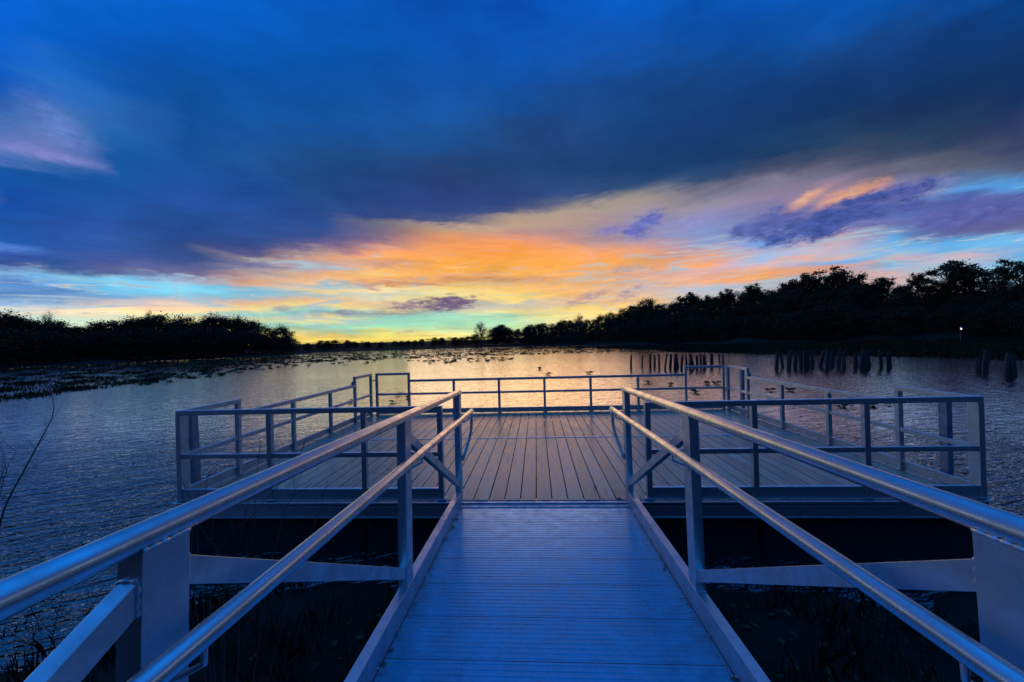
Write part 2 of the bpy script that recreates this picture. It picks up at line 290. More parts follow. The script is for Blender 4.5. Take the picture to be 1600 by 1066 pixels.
mxs = t.nodes.new('ShaderNodeMixShader'); t.links.new(tm('MINIMUM', tm('MULTIPLY', fr_.outputs[0], 1.9), 1.), mxs.inputs[0])
for q in (gs, fr_): t.links.new(bn.outputs[0], q.inputs['Normal'])
t.links.new(df.outputs[0], mxs.inputs[1]); t.links.new(gs.outputs[0], mxs.inputs[2])
t.links.new(mxs.outputs[0], t.nodes['Material Output'].inputs[0])
m, t, b, tex, ramp, bump = mat('lamp_glow', (1, 1, 1), .5)
b.inputs['Emission Color'].default_value = (1, .95, .85, 1); b.inputs['Emission Strength'].default_value = 3

# ------------------------------------------------------------------ mesh helpers
class MB:
    def __init__(s): s.v = []; s.f = []; s.sm = []
    def add(s, v, f, smooth=False):
        o = len(s.v); s.v += [tuple(p) for p in v]; s.f += [tuple(i+o for i in q) for q in f]; s.sm += [smooth]*len(f); return s
    def box(s, a, b_):
        x0, y0, z0 = a; x1, y1, z1 = b_
        return s.add([(x0,y0,z0),(x1,y0,z0),(x1,y1,z0),(x0,y1,z0),(x0,y0,z1),(x1,y0,z1),(x1,y1,z1),(x0,y1,z1)],
                     [(0,3,2,1),(4,5,6,7),(0,1,5,4),(1,2,6,5),(2,3,7,6),(3,0,4,7)])
    def bar(s, p, q, w, h, side=(1, 0, 0)):       # square bar from p to q, w along side
        p, q = Vector(p), Vector(q); d = (q-p).normalized(); sd = Vector(side); sd = (sd-d*sd.dot(d)).normalized(); u = d.cross(sd)
        v = [e+sd*(i*w/2)+u*(j*h/2) for e in (p, q) for i, j in ((-1,-1),(1,-1),(1,1),(-1,1))]
        return s.add(v, [(0,3,2,1),(4,5,6,7),(0,1,5,4),(1,2,6,5),(2,3,7,6),(3,0,4,7)])
    def tube(s, pts, r, n=12, cap=True, smooth=True):
        pts = [Vector(p) for p in pts]; rs = r if isinstance(r, (list, tuple)) else [r]*len(pts)
        o = []; f = []; up = None
        for i, p in enumerate(pts):
            d = (pts[min(i+1, len(pts)-1)]-pts[max(i-1, 0)]).normalized()
            if up is None: up = Vector((0, 0, 1)) if abs(d.z) < .9 else Vector((1, 0, 0))
            a = d.cross(up).normalized(); up = a.cross(d).normalized()
            for k in range(n):
                t_ = 2*math.pi*k/n; o.append(p+a*(rs[i]*math.cos(t_))+up*(rs[i]*math.sin(t_)))
        for i in range(len(pts)-1):
            for k in range(n): f.append((i*n+k, i*n+(k+1) % n, (i+1)*n+(k+1) % n, (i+1)*n+k))
        s.add(o, f, smooth)
        if cap:
            b0 = len(s.v)-len(o)
            s.f += [tuple(b0+k for k in reversed(range(n))), tuple(b0+(len(pts)-1)*n+k for k in range(n))]; s.sm += [False, False]
        return s
    def weld(s, p, q, r=.0035, step=.006):          # rippled bead
        p, q = Vector(p), Vector(q); k = max(3, int((q-p).length/step))
        pts = [p.lerp(q, i/k) for i in range(k+1)]
        return s.tube(pts, [r*(1+.35*math.sin(i*1.9)+random.uniform(-.15, .15)) for i in range(k+1)], 6)
    def build(s, name, m, parent=None, bevel=0, mw=None):
        me = bpy.data.meshes.new(name); me.from_pydata(s.v, [], s.f)
        me.polygons.foreach_set('use_smooth', s.sm); me.materials.append(MATS[m]); me.update()
        o = bpy.data.objects.new(name, me); COL.objects.link(o)
        if parent: o.parent = parent
        if bevel:
            md = o.modifiers.new('edge', 'BEVEL'); md.width = bevel; md.segments = 2; md.limit_method = 'ANGLE'; md.angle_limit = R(50)
        return o
def npmesh(name, v, f, m, parent=None):
    me = bpy.data.meshes.new(name); v = np.asarray(v, np.float32).reshape(-1, 3); f = np.asarray(f, np.int32); k = f.shape[1]
    me.vertices.add(len(v)); me.vertices.foreach_set('co', v.ravel())
    me.loops.add(f.size); me.loops.foreach_set('vertex_index', f.ravel())
    me.polygons.add(len(f)); me.polygons.foreach_set('loop_start', np.arange(0, f.size, k, dtype=np.int32))
    me.update(calc_edges=True); me.validate(); me.materials.append(MATS[m])
    o = bpy.data.objects.new(name, me); COL.objects.link(o)
    if parent: o.parent = parent
    return o
def tag(o, label=None, cat=None, group=None, kind=None):
    if label: o['label'] = label
    if cat: o['category'] = cat
    if group: o['group'] = group
    if kind: o['kind'] = kind
    return o
def empty(name, loc, rz=0):
    o = bpy.data.objects.new(name, None); COL.objects.link(o); o.location = loc; o.rotation_euler = (0, 0, rz); o.empty_display_size = .2; return o
def copy_tree(o, loc, rz=0, sc=(1, 1, 1), label=None):
    c = o.copy(); COL.objects.link(c); c.location = loc; c.rotation_euler = (0, 0, rz); c.scale = sc
    if label: c['label'] = label
    for ch in o.children:
        d = ch.copy(); COL.objects.link(d); d.parent = c
    return c

# ------------------------------------------------------------------ terrain and water
WZ = -.52
def shore_r(px):                       # distance of the dry bank by bearing
    xs = [-400, 0, 300, 440, 466, 490, 800, 880, 950, 1100, 1400, 1700, 2000]
    rs = [70, 118, 128, 134, 150, 186, 186, 165, 145, 122, 104, 95, 60]
    return float(np.interp(px, xs, rs))
def az_px(a):                          # bearing -> photo column at the horizon
    t_ = a+YAW
    return 800+F*math.tan(max(-1.3, min(1.3, t_)))
def ground_z(x, y):
    r = math.hypot(x, y); a = math.atan2(x, y)
    near = -1.45
    if abs(a) < R(75):
        px = az_px(a); sr = shore_r(px)
        sr += 4*math.sin(a*23)+2.5*math.sin(a*61+1)
        k = r-sr
        z = near if k < -25 else np.interp(k, [-25, -4, 0, 8, 60, 300], [near, -.75, -.42, .1, 1.5, 6])
        hill = np.interp(px, [760, 900, 1100, 1400, 1800], [0, 2, 7, 10, 12])
        z += hill*np.interp(k, [6, 70], [0, 1])
    else:
        z = np.interp(r, [4, 30, 60, 400], [near, -.8, .5, 6])
    # the home bank under the start of the gangway
    hb = np.interp(y + .12*math.sin(x*2.3)+.07*math.sin(x*5.1)+max(0, -x-2.)*.55+max(0, x-3.6)*.5, [-12, -4, 0., 2.0, 3.15, 3.45, 4.1, 6], [1.4, .45, -.18, -.40, -.495, -.56, -.9, -1.45])
    if r < 60: z = max(z, hb) if abs(x) < 60 else z
    z += .05*math.sin(x*2.1+y)*math.sin(y*1.7) if r < 12 else .12*math.sin(x*.31)*math.sin(y*.27)*min(1, max(0, (z-WZ)))
    return float(z)
rad = [0.]+list(np.geomspace(.6, 2400, 110)); na = 240
gv = []; gf = []
for i, r_ in enumerate(rad):
    for k in range(na):
        a = 2*math.pi*k/na; x, y = r_*math.sin(a), r_*math.cos(a); gv.append((x, y, ground_z(x, y)))
for i in range(len(rad)-1):
    for k in range(na):
        gf.append((i*na+k, (i+1)*na+k, (i+1)*na+(k+1) % na, i*na+(k+1) % na))
g = MB(); g.add(gv, [tuple(reversed(q)) for q in gf], True)
tag(g.build('ground', 'soil'), kind='structure')
wv = [(2400*math.cos(k*math.pi/48), 2400*math.sin(k*math.pi/48), WZ) for k in range(96)]
w = MB(); w.add(wv, [tuple(range(96))]); tag(w.build('lake_water', 'lake_water'), kind='structure')

# ------------------------------------------------------------------ floating platform
LX, WID, NY, DEP = -3.6481, 7.6, 3.7101, 4.697
RX, FY = LX+WID, NY+DEP
H, HL, HM, TOE = .9095, .7545, .4666, .115
P = .05
plat = empty('floating_platform', ((LX+RX)/2, (NY+FY)/2, 0))
tag(plat, 'wide floating fishing platform with grey decking and silvery railings beyond the gangway', 'dock platform')
O = Vector(plat.location)
def pb(mb, name, m='aluminium', bevel=.003):
    mb.v = [(x-O.x, y-O.y, z-O.z) for x, y, z in mb.v]
    return mb.build(name, m, plat, bevel)
# boards run away from the viewer, in two lengths either side of a metal seam strip
SEAM = NY+2.44; pitch = .1515
b_ = MB(); n = int(WID/pitch)+1; x = LX+.03
x0 = LX+.02+((1.0-LX) % pitch)-pitch
for i in range(n+2):
    a = max(LX+.015, x0+i*pitch+.0045); e = min(RX-.015, x0+(i+1)*pitch-.0045)
    if e-a < .01: continue
    dz = random.uniform(-.0012, .0012)
    b_.box((a, NY+.012, -.028+dz), (e, SEAM-.027, dz)); b_.box((a, SEAM+.027, -.028+dz*.5), (e, FY-.012, dz*.5))
pb(b_, 'decking', 'composite_boards', .0025)
sc_ = MB()                              # heads of the deck screws, in rows over the joists
for i in range(n+1):
    xc = x0+(i+.5)*pitch
    if not LX+.08 < xc < RX-.08: continue
    for yy in (NY+.05, NY+.62, NY+1.22, NY+1.82, SEAM-.06, SEAM+.06, SEAM+.62, SEAM+1.2, SEAM+1.75, FY-.06):
        for q in (-.045, .045):
            sc_.add([(xc+q+.0045*math.cos(k*1.047), yy+.0045*math.sin(k*1.047), .0019) for k in range(6)], [(0, 1, 2, 3, 4, 5)])
pb(sc_, 'deck_screws', 'frame_steel', 0)['kind'] = 'stuff'
s_ = MB(); s_.box((LX+.02, SEAM-.023, -.02), (RX-.02, SEAM+.023, .005))
for i in range(9): s_.tube([(LX+.5+i*.82, SEAM, .004), (LX+.5+i*.82, SEAM, .011)], .009, 8)
pb(s_, 'seam_strip')
f_ = MB()
f_.box((LX-.02, NY-.035, -.016), (RX+.02, NY+.008, -.006)); f_.box((LX-.005, NY-.006, -.165), (RX+.005, NY+.002, -.018))
f_.box((LX-.005, NY-.016, -.165), (RX+.005, NY-.0065, -.152)); f_.box((LX-.005, NY-.012, -.062), (RX+.005, NY-.0065, -.056))
f_.box((LX-.005, FY, -.165), (RX+.005, FY+.008, -.006)); f_.box((LX-.02, NY+.01, -.165), (LX-.006, FY-.002, -.006)); f_.box((RX+.006, NY+.01, -.165), (RX+.02, FY-.002, -.006))
pb(f_, 'fascia_frame', 'aluminium', .002)
for i in range(4):
    fl = MB(); fx = LX+.03+i*(WID-.06)/4
    fl.box((fx+.01, NY+.04, -.82), (fx+(WID-.06)/4-.01, FY-.04, -.17)); pb(fl, 'float', 'float_plastic', .04)
def post(x, y, h, w=P, d=P, base=True):
    m_ = MB(); m_.box((x-w/2, y-d/2, .0), (x+w/2, y+d/2, h-.0505))
    if base: m_.box((x-w/2-.016, y-d/2-.005, 0.001), (x+w/2+.016, y+d/2+.005, .014))
    return pb(m_, 'post')
def xat(px, y, z):                    # lateral place on the plane y seen at that column
    best = 0
    lo, hi = -12., 12.
    for _ in range(50):
        mid = (lo+hi)/2; v = CM.transposed() @ Vector((mid, y, z-CZ)); q = 800+F*v.x/-v.z
        if q < px: lo = mid
        else: hi = mid
    return (lo+hi)/2
def yat(px, x, z):
    lo, hi = 1.5, 40.
    for _ in range(60):
        mid = (lo+hi)/2; v = CM.transposed() @ Vector((x, mid, z-CZ)); q = 800+F*v.x/-v.z
        if (q < px) == (x < 0.3): lo = mid
        else: hi = mid
    return (lo+hi)/2
yf = NY+.03
GL, GR = xat(688.8, yf, .4), xat(1013.2, yf, .4)
# front (near) railing, either side of the gangway
for a, e, cols in ((LX+.025, GL, (423, 570)), (GR, RX-.025, (1179, 1353.5))):
    tr = MB(); tr.box((a-.025, yf-.025, H-.05), (e+.025, yf+.025, H)); pb(tr, 'top_rail')
    xs = [a]+[xat(c, yf, .4) for c in cols]+[e]
    for i, xx in enumerate(xs):
        if i in (0, 3): pass
        if xx in (LX+.025, RX-.025): post(xx, yf+.02, H, .05, .095)
        else: post(xx, yf, H)
    mr = MB(); tb = MB()
    for q, r_ in zip(xs[:-1], xs[1:]):
        mr.box((q+.0255, yf-.018, HM-.045), (r_-.0255, yf+.018, HM)); tb.box((q+.0255, yf-.02, .004), (r_-.0255, yf-.012, TOE)); tb.box((q+.0255, yf-.0118, TOE-.008), (r_-.0255, yf+.02, TOE))
    pb(mr, 'mid_rail'); pb(tb, 'toe_board')
# sides: tall, low, tall
for sx, X in ((-1, LX+.025), (1, RX-.025)):
    yn = NY+.8193; yfar = FY-.8718
    ys_low = [yat(c, X, .4) for c in ((453.8+5, 511.6+5) if sx < 0 else (1222, 1295))]
    ysn = [NY+.03+.05, yn-.02]; ysf = [yfar+.02, FY-.10]
    tr = MB(); tr.box((X-.025, NY+.0565, H-.05), (X+.025, yn+.005, H)); pb(tr, 'top_rail')
    tr = MB(); tr.box((X-.025, yfar-.005, H-.05), (X+.025, FY-.075, H)); pb(tr, 'top_rail')
    tr = MB(); tr.box((X-.024, yn+.0055, HL-.05), (X+.024, yfar-.0055, HL)); pb(tr, 'top_rail')
    for yy in (ysn[1], ysf[0], ysf[1]): post(X, yy, H)
    for yy in ys_low: post(X, yy, HL)
    allp = sorted([NY+.075, ysn[1], *ys_low, *ysf])
    mr = MB(); tb = MB()
    for q, r_ in zip(allp[:-1], allp[1:]):
        q0 = q+(.0255 if q > NY+.1 else .0)
        mr.box((X-.018, q0, HM-.045), (X+.018, r_-.0255, HM))
        tb.box((X+sx*.012, q0, .012), (X+sx*.020, r_-.0255, TOE)) if sx > 0 else tb.box((X-.020, q0, .012), (X-.012, r_-.0255, TOE))
        tb.box((X-.0115, q0, TOE-.012), (X+.0115, r_-.0255, TOE)) 
    pb(mr, 'mid_rail'); pb(tb, 'toe_board')
    for yy in (NY+.05, yfar):
        cl = MB(); cl.box((X+sx*.026, yy-.02, H-.20), (X+sx*.052, yy+.03, H-.10)); cl.tube([(X+sx*.052, yy, H-.13), (X+sx*.064, yy, H-.13)], .009, 6); cl.tube([(X+sx*.052, yy, H-.17), (X+sx*.064, yy, H-.17)], .009, 6)
        pb(cl, 'joint_bracket', 'frame_steel')
# far railing: tall at both corners, low between
ye = FY-.03
TLs, TLe = xat(589, ye, .6), xat(639, ye, .6)
TRs, TRe = xat(1071, ye, .6), xat(1130, ye, .6)
for a, e in ((TLs, TLe), (TRs, TRe)):
    tr = MB(); tr.box((a-.025, ye-.025, H-.05), (e+.025, ye+.025, H)); pb(tr, 'top_rail'); post(a, ye, H); post(e, ye, H)
tr = MB(); tr.box((TLe+.0255, ye-.024, HL-.05), (TRs-.0255, ye+.024, HL)); pb(tr, 'top_rail')
xs = [TLs, TLe]+[xat(c, ye, .4) for c in (709.5, 780, 851, 923, 997)]+[TRs, TRe]
for xx in xs[2:7]: post(xx, ye, HL)
mr = MB(); tb = MB()
for q, r_ in zip(xs[:-1], xs[1:]):
    mr.box((q+.0255, ye-.018, HM-.045), (r_-.0255, ye+.018, HM)); tb.box((q+.0255, ye-.004, .012), (r_-.0255, ye+.004, TOE)); tb.box((q+.0255, ye-.02, TOE-.012), (r_-.0255, ye-.0045, TOE))
pb(mr, 'mid_rail'); pb(tb, 'toe_board')
for X, sg in ((LX, 1), (RX, -1)):
    cb = MB(); cb.bar((X+sg*.055, FY-.085, H-.16), (X+sg*.10, FY-.045, H-.16), .02, .05, (0, 0, 1)); pb(cb, 'joint_bracket', 'frame_steel')

# posts standing in the water just outside the rails
def mooring(px, X, lean, label, top=.84):
    y = yat(px, X, .4)
    e_ = empty('mooring_post', (X, y, -1.4)); tag(e_, label, 'mooring post', 'mooring posts outside the platform railings')
    m_ = MB(); m_.bar((-lean, 0, 0), (0, 0, 1.4+top), .055, .085, (1, 0, 0)); m_.build('shaft', 'frame_steel', e_, .004)
    m_ = MB(); m_.box((-.036, -.05, 1.4+top-.004), (.036, .05, 1.4+top+.012)); m_.build('cap', 'frame_steel', e_, .002)
mooring(302, LX-.16, -.07, 'dark square mooring post leaning outside the near left corner of the platform')
mooring(1478, RX+.16, .0, 'dark square mooring post upright outside the near right corner of the platform')
mooring(1160, RX+.16, .0, 'dark square mooring post outside the far right corner of the platform')

# ------------------------------------------------------------------ gangway
GX, GY, GZ, GP, GYW = .0289, 3.7557, -.0285, .039, -.0011
gang = empty('gangway', (GX, GY, GZ)); gang.rotation_euler = (-GP, 0, -GYW)
tag(gang, 'ribbed aluminium gangway with round handrails leading down to the platform', 'gangway')
GW, GH, GHL, HX, CC = .8037, 1.0585, .856, .70, .1225
LEN = 6.4
def gb(mb, name, m='aluminium', bevel=.003): return mb.build(name, m, gang, bevel)
# local: y=0 at the platform end, negative towards the viewer
dk = MB(); inn = GW-.0255
y = -.16; k = 0
while y > -LEN:
    dk.box((-inn+.004, y-.300, -.030), (inn-.004, y-.0015, 0))
    for j in range(9):
        yy = y-.018-j*.0332; wd = .0028
        dk.add([(-inn+.012, yy-wd, .0003), (inn-.012, yy-wd, .0003), (inn-.012, yy+wd, .0003), (-inn+.012, yy+wd, .0003),
                (-inn+.012, yy-wd*.5, .0019), (inn-.012, yy-wd*.5, .0019), (inn-.012, yy+wd*.5, .0019), (-inn+.012, yy+wd*.5, .0019)],
               [(4,5,6,7), (0,1,5,4), (2,3,7,6), (1,2,6,5), (3,0,4,7)])
    y -= .3025
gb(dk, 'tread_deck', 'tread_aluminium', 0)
th = MB(); th.box((-inn-.01, -.158, -.028), (inn+.01, -.006, .004))
for j in range(4): th.box((-inn, -.145+j*.034, .0045), (inn, -.128+j*.034, .0085))
th.box((-inn-.01, -.0055, -.006), (inn+.01, .065, .036-.028)); 
hg = th
for j in range(7): hg.tube([(-inn+.1+j*.22, -.003, .010), (-inn+.22+j*.22, -.003, .010)], .007, 8)
gb(th, 'threshold_plate', 'aluminium', .0012)
POSTS = [(-.1, 0), (-1.64, -1.54), (-3.11, -3.01), (-4.65, -4.55), (-6.2, -6.1)]
for s in (-1, 1):
    X = s*GW
    ch = MB(); ch.box((X-.0255, -LEN, -.09), (X+.0255, -.004, CC)); 
    tr = MB(); tr.tube([(X, y_, GH) for y_ in np.linspace(.03, -LEN, 30)], .0275, 28); gb(tr, 'top_rail', 'tube_aluminium', .002)
    for i, (a, e) in enumerate(POSTS):
        p = MB(); zt = GH-.012
        # post top is notched round the tube: walls run up on both sides of the rail's underside
        p.box((X-.0254, a, CC+.0005), (X+.0254, e, GH-.020))
        wd = p
        for q in (-1, 1):
            wd.weld((X+q*.0245, a, GH-.019), (X+q*.0245, e, GH-.019), .0045)
        wd.weld((X-.024, e+.001, GH-.021), (X+.024, e+.001, GH-.021), .0045); wd.weld((X-.024, a-.001, CC+.002), (X+.024, a-.001, CC+.002), .004); wd.weld((X-s*.0262, a, CC+.002), (X-s*.0262, e, CC+.002), .0035)
        gb(p, 'post', 'aluminium', .003)
        # handrail bracket
        br = MB(); ym = (a+e)/2; xi = X-s*.0255
        br.tube([(xi, ym, GHL-.085), (xi-s*.03, ym, GHL-.08), (s*HX, ym, GHL-.055), (s*HX, ym, GHL-.019)], .0065, 8)
        br.box((min(xi, xi-s*.005), ym-.018, GHL-.11), (max(xi, xi-s*.005), ym+.018, GHL-.06)); gb(br, 'handrail_bracket', 'aluminium', .001)
    # diagonals: high at every second post
    for (p0, z0, p1, z1) in ((-1.54, .935, -.1, .20), (-1.64, .205, -3.01, .955), (-3.11, .955, -4.55, .205), (-4.65, .2, -6.1, .955)):
        dg = MB(); lo_, hi_ = Vector((X, p0, z0)), Vector((X, p1, z1))
        hz = .031; d = 1 if p1 > p0 else -1
        sl = (z1-z0)/(p1-p0)
        v = [(X-.0185, p0, z0-hz), (X+.0185, p0, z0-hz), (X+.0185, p0, z0+hz), (X-.0185, p0, z0+hz),
             (X-.0185, p1, z1-hz), (X+.0185, p1, z1-hz), (X+.0185, p1, z1+hz), (X-.0185, p1, z1+hz)]
        fc = [(0,3,2,1),(4,5,6,7),(0,1,5,4),(1,2,6,5),(2,3,7,6),(3,0,4,7)]
        if d < 0: fc = [tuple(reversed(q)) for q in fc]
        dg.add(v, fc)
        wd = dg
        for (py_, pz_, sg) in ((p0, z0, 1 if p1 > p0 else -1), (p1, z1, 1 if p0 > p1 else -1)):
            yq = py_+sg*.002; c4 = [(X-.0195, yq, pz_-hz-.001), (X+.0195, yq, pz_-hz-.001), (X+.0195, yq, pz_+hz+.001), (X-.0195, yq, pz_+hz+.001)]
            for q in range(4): wd.weld(c4[q], c4[(q+1) % 4], .0045)
        gb(dg, 'diagonal_brace', 'aluminium', .0025)
    hx = s*HX
    hr = MB(); hr.tube([(hx, y_, GHL) for y_ in np.linspace(.13, -LEN, 30)], .0235, 24); gb(hr, 'handrail', 'tube_aluminium', .002)
    # the handrail's end turns down and back to the end post
    pts = []
    P0, P1, P2, P3 = Vector((hx, .118, GHL-.010)), Vector((hx, .120, GHL-.20)), Vector((hx+s*.01, .10, .62)), Vector((s*(GW-.03), -.02, .40))
    for i in range(17):
        q = i/16; pts.append(P0*(1-q)**3+P1*3*q*(1-q)**2+P2*3*q*q*(1-q)+P3*q**3)
    lp = MB(); lp.tube(pts, .0165, 14); gb(lp, 'handrail_return', 'tube_aluminium', 0)
    bt = ch
    for j in range(24):
        yy = -.3-j*.25; bt.tube([(X-s*.026, yy, .012), (X-s*.033, yy, .012)], .005, 6)
    gb(ch, 'side_chord', 'aluminium', .004)

# leaves, needles and grit along the two edges of the tread
v = []; f = []
gm = gang.rotation_euler.to_matrix(); gl = Vector(gang.location)
for i in range(520):
    s = random.choice((-1, 1)); yy = -random.uniform(.15, 4.2); xx = s*(GW-.034-abs(random.gauss(0, .012)))
    a = random.uniform(0, math.pi); big = random.random() < .05
    l_, w_ = (random.uniform(.01, .02), random.uniform(.006, .012)) if big else (random.uniform(.003, .018), random.uniform(.0008, .002))
    for (q, r_, h_) in ((-l_, 0, .004), (0, -w_, .007), (l_, 0, .0045), (0, w_, .006)):
        p = gl+gm @ Vector((xx+q*math.cos(a)-r_*math.sin(a), yy+q*math.sin(a)+r_*math.cos(a), h_)); v.append(p)
    f.append((4*i, 4*i+1, 4*i+2, 4*i+3))
tag(npmesh('leaf_litter', [tuple(p) for p in v], f, 'litter'), kind='stuff')
def fallen_leaf(px, py, z, label, r_=.02, rz=.4):
    p = on_plane(px, py, z); m_ = MB(); c = []
    for k in range(12):
        a = k*math.pi/6; q = r_*(1 if k % 2 else .55)*(1.4 if k in (0, 11, 1) else 1); c.append((q*math.cos(a), q*math.sin(a), .006+.012*(math.sin(a*2)*.5+.5)))
    m_.add(c+[(0, 0, .004)], [(k, (k+1) % 12, 12) for k in range(12)]); m_.tube([(0, 0, .004), (-r_*1.3, .004, .012)], .0008, 5)
    o = m_.build('fallen_leaf', 'litter'); o.location = p; o.rotation_euler = (0, 0, rz); tag(o, label, 'leaf')
fallen_leaf(967, 782, .012, 'small brown curled leaf lying on the threshold at the platform edge', .028)
fallen_leaf(930, 762, .002, 'dark flat leaf lying on the near decking boards', .018, 1.)

# ------------------------------------------------------------------ trees
def crown(kind, seed, H_=10.):
    r = np.random.default_rng(seed); rr = random.Random(seed)
    tr = MB(); leaf = []
    th = H_
    base = {'dense': .10, 'oak': .38, 'bare': .3, 'shrub': .0, 'round': .12}[kind]
    rx = {'dense': .30, 'oak': .34, 'bare': .22, 'shrub': .6, 'round': .36}[kind]*H_
    # trunk
    pts = [(0, 0, -.6)]; x = y = 0
    top = .8 if kind != 'shrub' else .4
    for i in range(1, 8):
        x += rr.uniform(-.02, .02)*H_; y += rr.uniform(-.02, .02)*H_; pts.append((x, y, H_*top*i/7))
    rad_ = [.022*H_*(1-i/8.2) for i in range(8)]
    tr.tube(pts, rad_, 7)
    nl = {'dense': 22, 'oak': 26, 'bare': 26, 'shrub': 10, 'round': 20}[kind]
    ends = []
    for i in range(nl):
        q = rr.uniform(base+.05, 1.)*top if kind != 'shrub' else rr.uniform(0, .4)
        k = min(6, int(q/top*7)); p0 = Vector(pts[k]).lerp(Vector(pts[k+1]), rr.random())
        a = rr.uniform(0, 2*math.pi); u = rr.random()**.5
        hz = base+(1-base)*min(1, q+rr.uniform(.1, .3))
        env = math.sqrt(max(.05, 1-((hz-base)/(1-base)*1.0-.42)**2/.36))
        p1 = Vector((math.cos(a)*rx*env*(.55+.5*u), math.sin(a)*rx*env*(.55+.5*u), hz*H_*rr.uniform(.93, 1.0)))
        mid = p0.lerp(p1, .5)+Vector((0, 0, .05*H_*rr.uniform(-.2, 1)))
        tr.tube([p0, mid, p1], [.008*H_, .005*H_, .0015*H_], 5); ends.append(p1); ends.append(mid.lerp(p1, .5))
        for j in range(3 if kind != 'bare' else 9):
            b0 = mid.lerp(p1, rr.random()); dr = Vector((rr.gauss(0, 1), rr.gauss(0, 1), rr.gauss(.6, .7))).normalized()
            b1 = b0+dr*H_*rr.uniform(.06, .14); tr.tube([b0, b1], [.003*H_, .0008*H_], 4, False)
            if kind == 'bare':
                for _ in range(3):
                    c0 = b0.lerp(b1, rr.random()); c1 = c0+Vector((rr.gauss(0, 1), rr.gauss(0, 1), rr.gauss(.8, .7))).normalized()*H_*.07
                    tr.tube([c0, c1], [.0016*H_, .0006*H_], 3, False)
            ends.append(b1)
    if kind == 'bare': return tr, None
    ends = np.array([list(e) for e in ends])
    nc = {'dense': 150, 'oak': 60, 'shrub': 60, 'round': 150}[kind]
    C_ = []
    for i in range(nc):
        if kind == 'oak' or i % 3 == 0: c = ends[r.integers(len(ends))]+r.normal(0, .02*H_, 3)
        else:
            zz = r.uniform(base, 1); env = math.sqrt(max(.03, 1-((zz-base)/(1-base)-.4)**2/.38)); a = r.uniform(0, 2*math.pi); u = r.uniform(.1, 1)**.5
            lump = 1+.22*math.sin(3*a+seed)+.15*math.sin(7*zz*3+seed)
            c = np.array([math.cos(a)*rx*env*u*lump*.95, math.sin(a)*rx*env*u*lump*.95, zz*H_*.97])
        C_.append(c)
    C_ = np.array(C_); per = {'dense': 46, 'oak': 70, 'shrub': 60, 'round': 46}[kind]
    cs = {'dense': .055, 'oak': .034, 'shrub': .09, 'round': .05}[kind]*H_
    sc = r.uniform(.5, 1.35, (nc, 1, 1))
    pos = (C_[:, None, :]+r.normal(0, 1, (nc, per, 3))*cs*sc*np.array([1.15, 1.15, .75])).reshape(-1, 3)
    pos[:, 2] = np.maximum(pos[:, 2], .0)
    n_ = len(pos); u = r.normal(0, 1, (n_, 3)); u /= np.linalg.norm(u, axis=1)[:, None]; w_ = r.normal(0, 1, (n_, 3)); w_ = np.cross(u, w_); w_ /= np.linalg.norm(w_, axis=1)[:, None]
    L_ = r.uniform(.010, .022, (n_, 1))*H_
    V = np.stack([pos-u*L_, pos-w_*L_*.6, pos+u*L_, pos+w_*L_*.6], 1).reshape(-1, 3)
    return tr, (V, np.arange(n_*4).reshape(-1, 4))
def make_tree(kind, seed, name, lm='foliage'):
    tr, lf = crown(kind, seed)
    e_ = empty(name, (0, 0, -500))
    tr.build('trunk', 'bark', e_)
    if lf: npmesh('crown', lf[0], lf[1], lm, e_)
    e_['category'] = 'tree' if kind != 'shrub' else 'bush'
    return e_
PROT = {'dense': [make_tree('dense', s, 'broadleaf_tree', 'foliage' if s % 2 else 'foliage_rust') for s in (1, 2, 3)],
        'round': [make_tree('round', s, 'broadleaf_tree') for s in (11, 13)],
        'oak': [make_tree('oak', s, 'oak_tree', 'foliage') for s in (21, 22, 23)],
        'bare': [make_tree('bare', s, 'bare_tree') for s in (31, 32)],
        'shrub': [make_tree('shrub', s, 'bush') for s in (41, 43)]}
used = set(); ntree = 0
def plant(kind, px, ytop, r_, label, group, wide=1.):
    global ntree
    d0 = ray(px, 540-.028*(px-800)); a = math.atan2(d0.x, d0.y)
    x, y = r_*math.sin(a), r_*math.cos(a); gz = ground_z(x, y)-.1
    d = ray(px, ytop); zt = CZ+d.z/math.hypot(d.x, d.y)*r_
    h = max(1., zt-gz); i = random.randrange(len(PROT[kind])); pr = PROT[kind][i]
    s = h/9.9; sw = s*wide*random.uniform(.85, 1.15); rz = random.uniform(0, 6.28)
    if id(pr) not in used:
        used.add(id(pr)); pr.location = (x, y, gz); pr.rotation_euler = (0, 0, rz); pr.scale = (sw, sw, s); o = pr
    else: o = copy_tree(pr, (x, y, gz), rz, (sw, sw, s))
    o['label'] = label; o['group'] = group; ntree += 1; return o
sky_R = [(800,517),(830,506),(860,504),(900,498),(925,499),(950,488),(1000,472),(1020,471),(1050,473),(1080,464),(1100,468),(1130,459),(1150,461),(1180,452),(1200,448),(1250,440),(1290,433),(1320,430),(1350,444),(1380,440),(1415,447),(1450,440),(1480,436),(1540,438),(1600,437),(1680,425),(1760,415)]
SR = lambda px: float(np.interp(px, [p[0] for p in sky_R], [p[1] for p in sky_R]))
sky_L = [(-160,480),(-60,490),(0,497),(70,503),(150,503),(200,500),(250,495),(300,496),(370,499),(400,502),(430,505),(448,512),(458,522),(464,536)]
SL = lambda px: float(np.interp(px, [p[0] for p in sky_L], [p[1] for p in sky_L]))
gR, gL_, gC = 'trees of the wooded slope on the right', 'trees of the low wooded bank on the left', 'trees of the far shore in the centre'
lR = 'dark broadleaf tree massed with others on the wooded slope on the right'
lL = 'dark broadleaf tree massed with others on the low left bank'
lC = 'tiny dark tree in the low band of the far shore'
px = 812
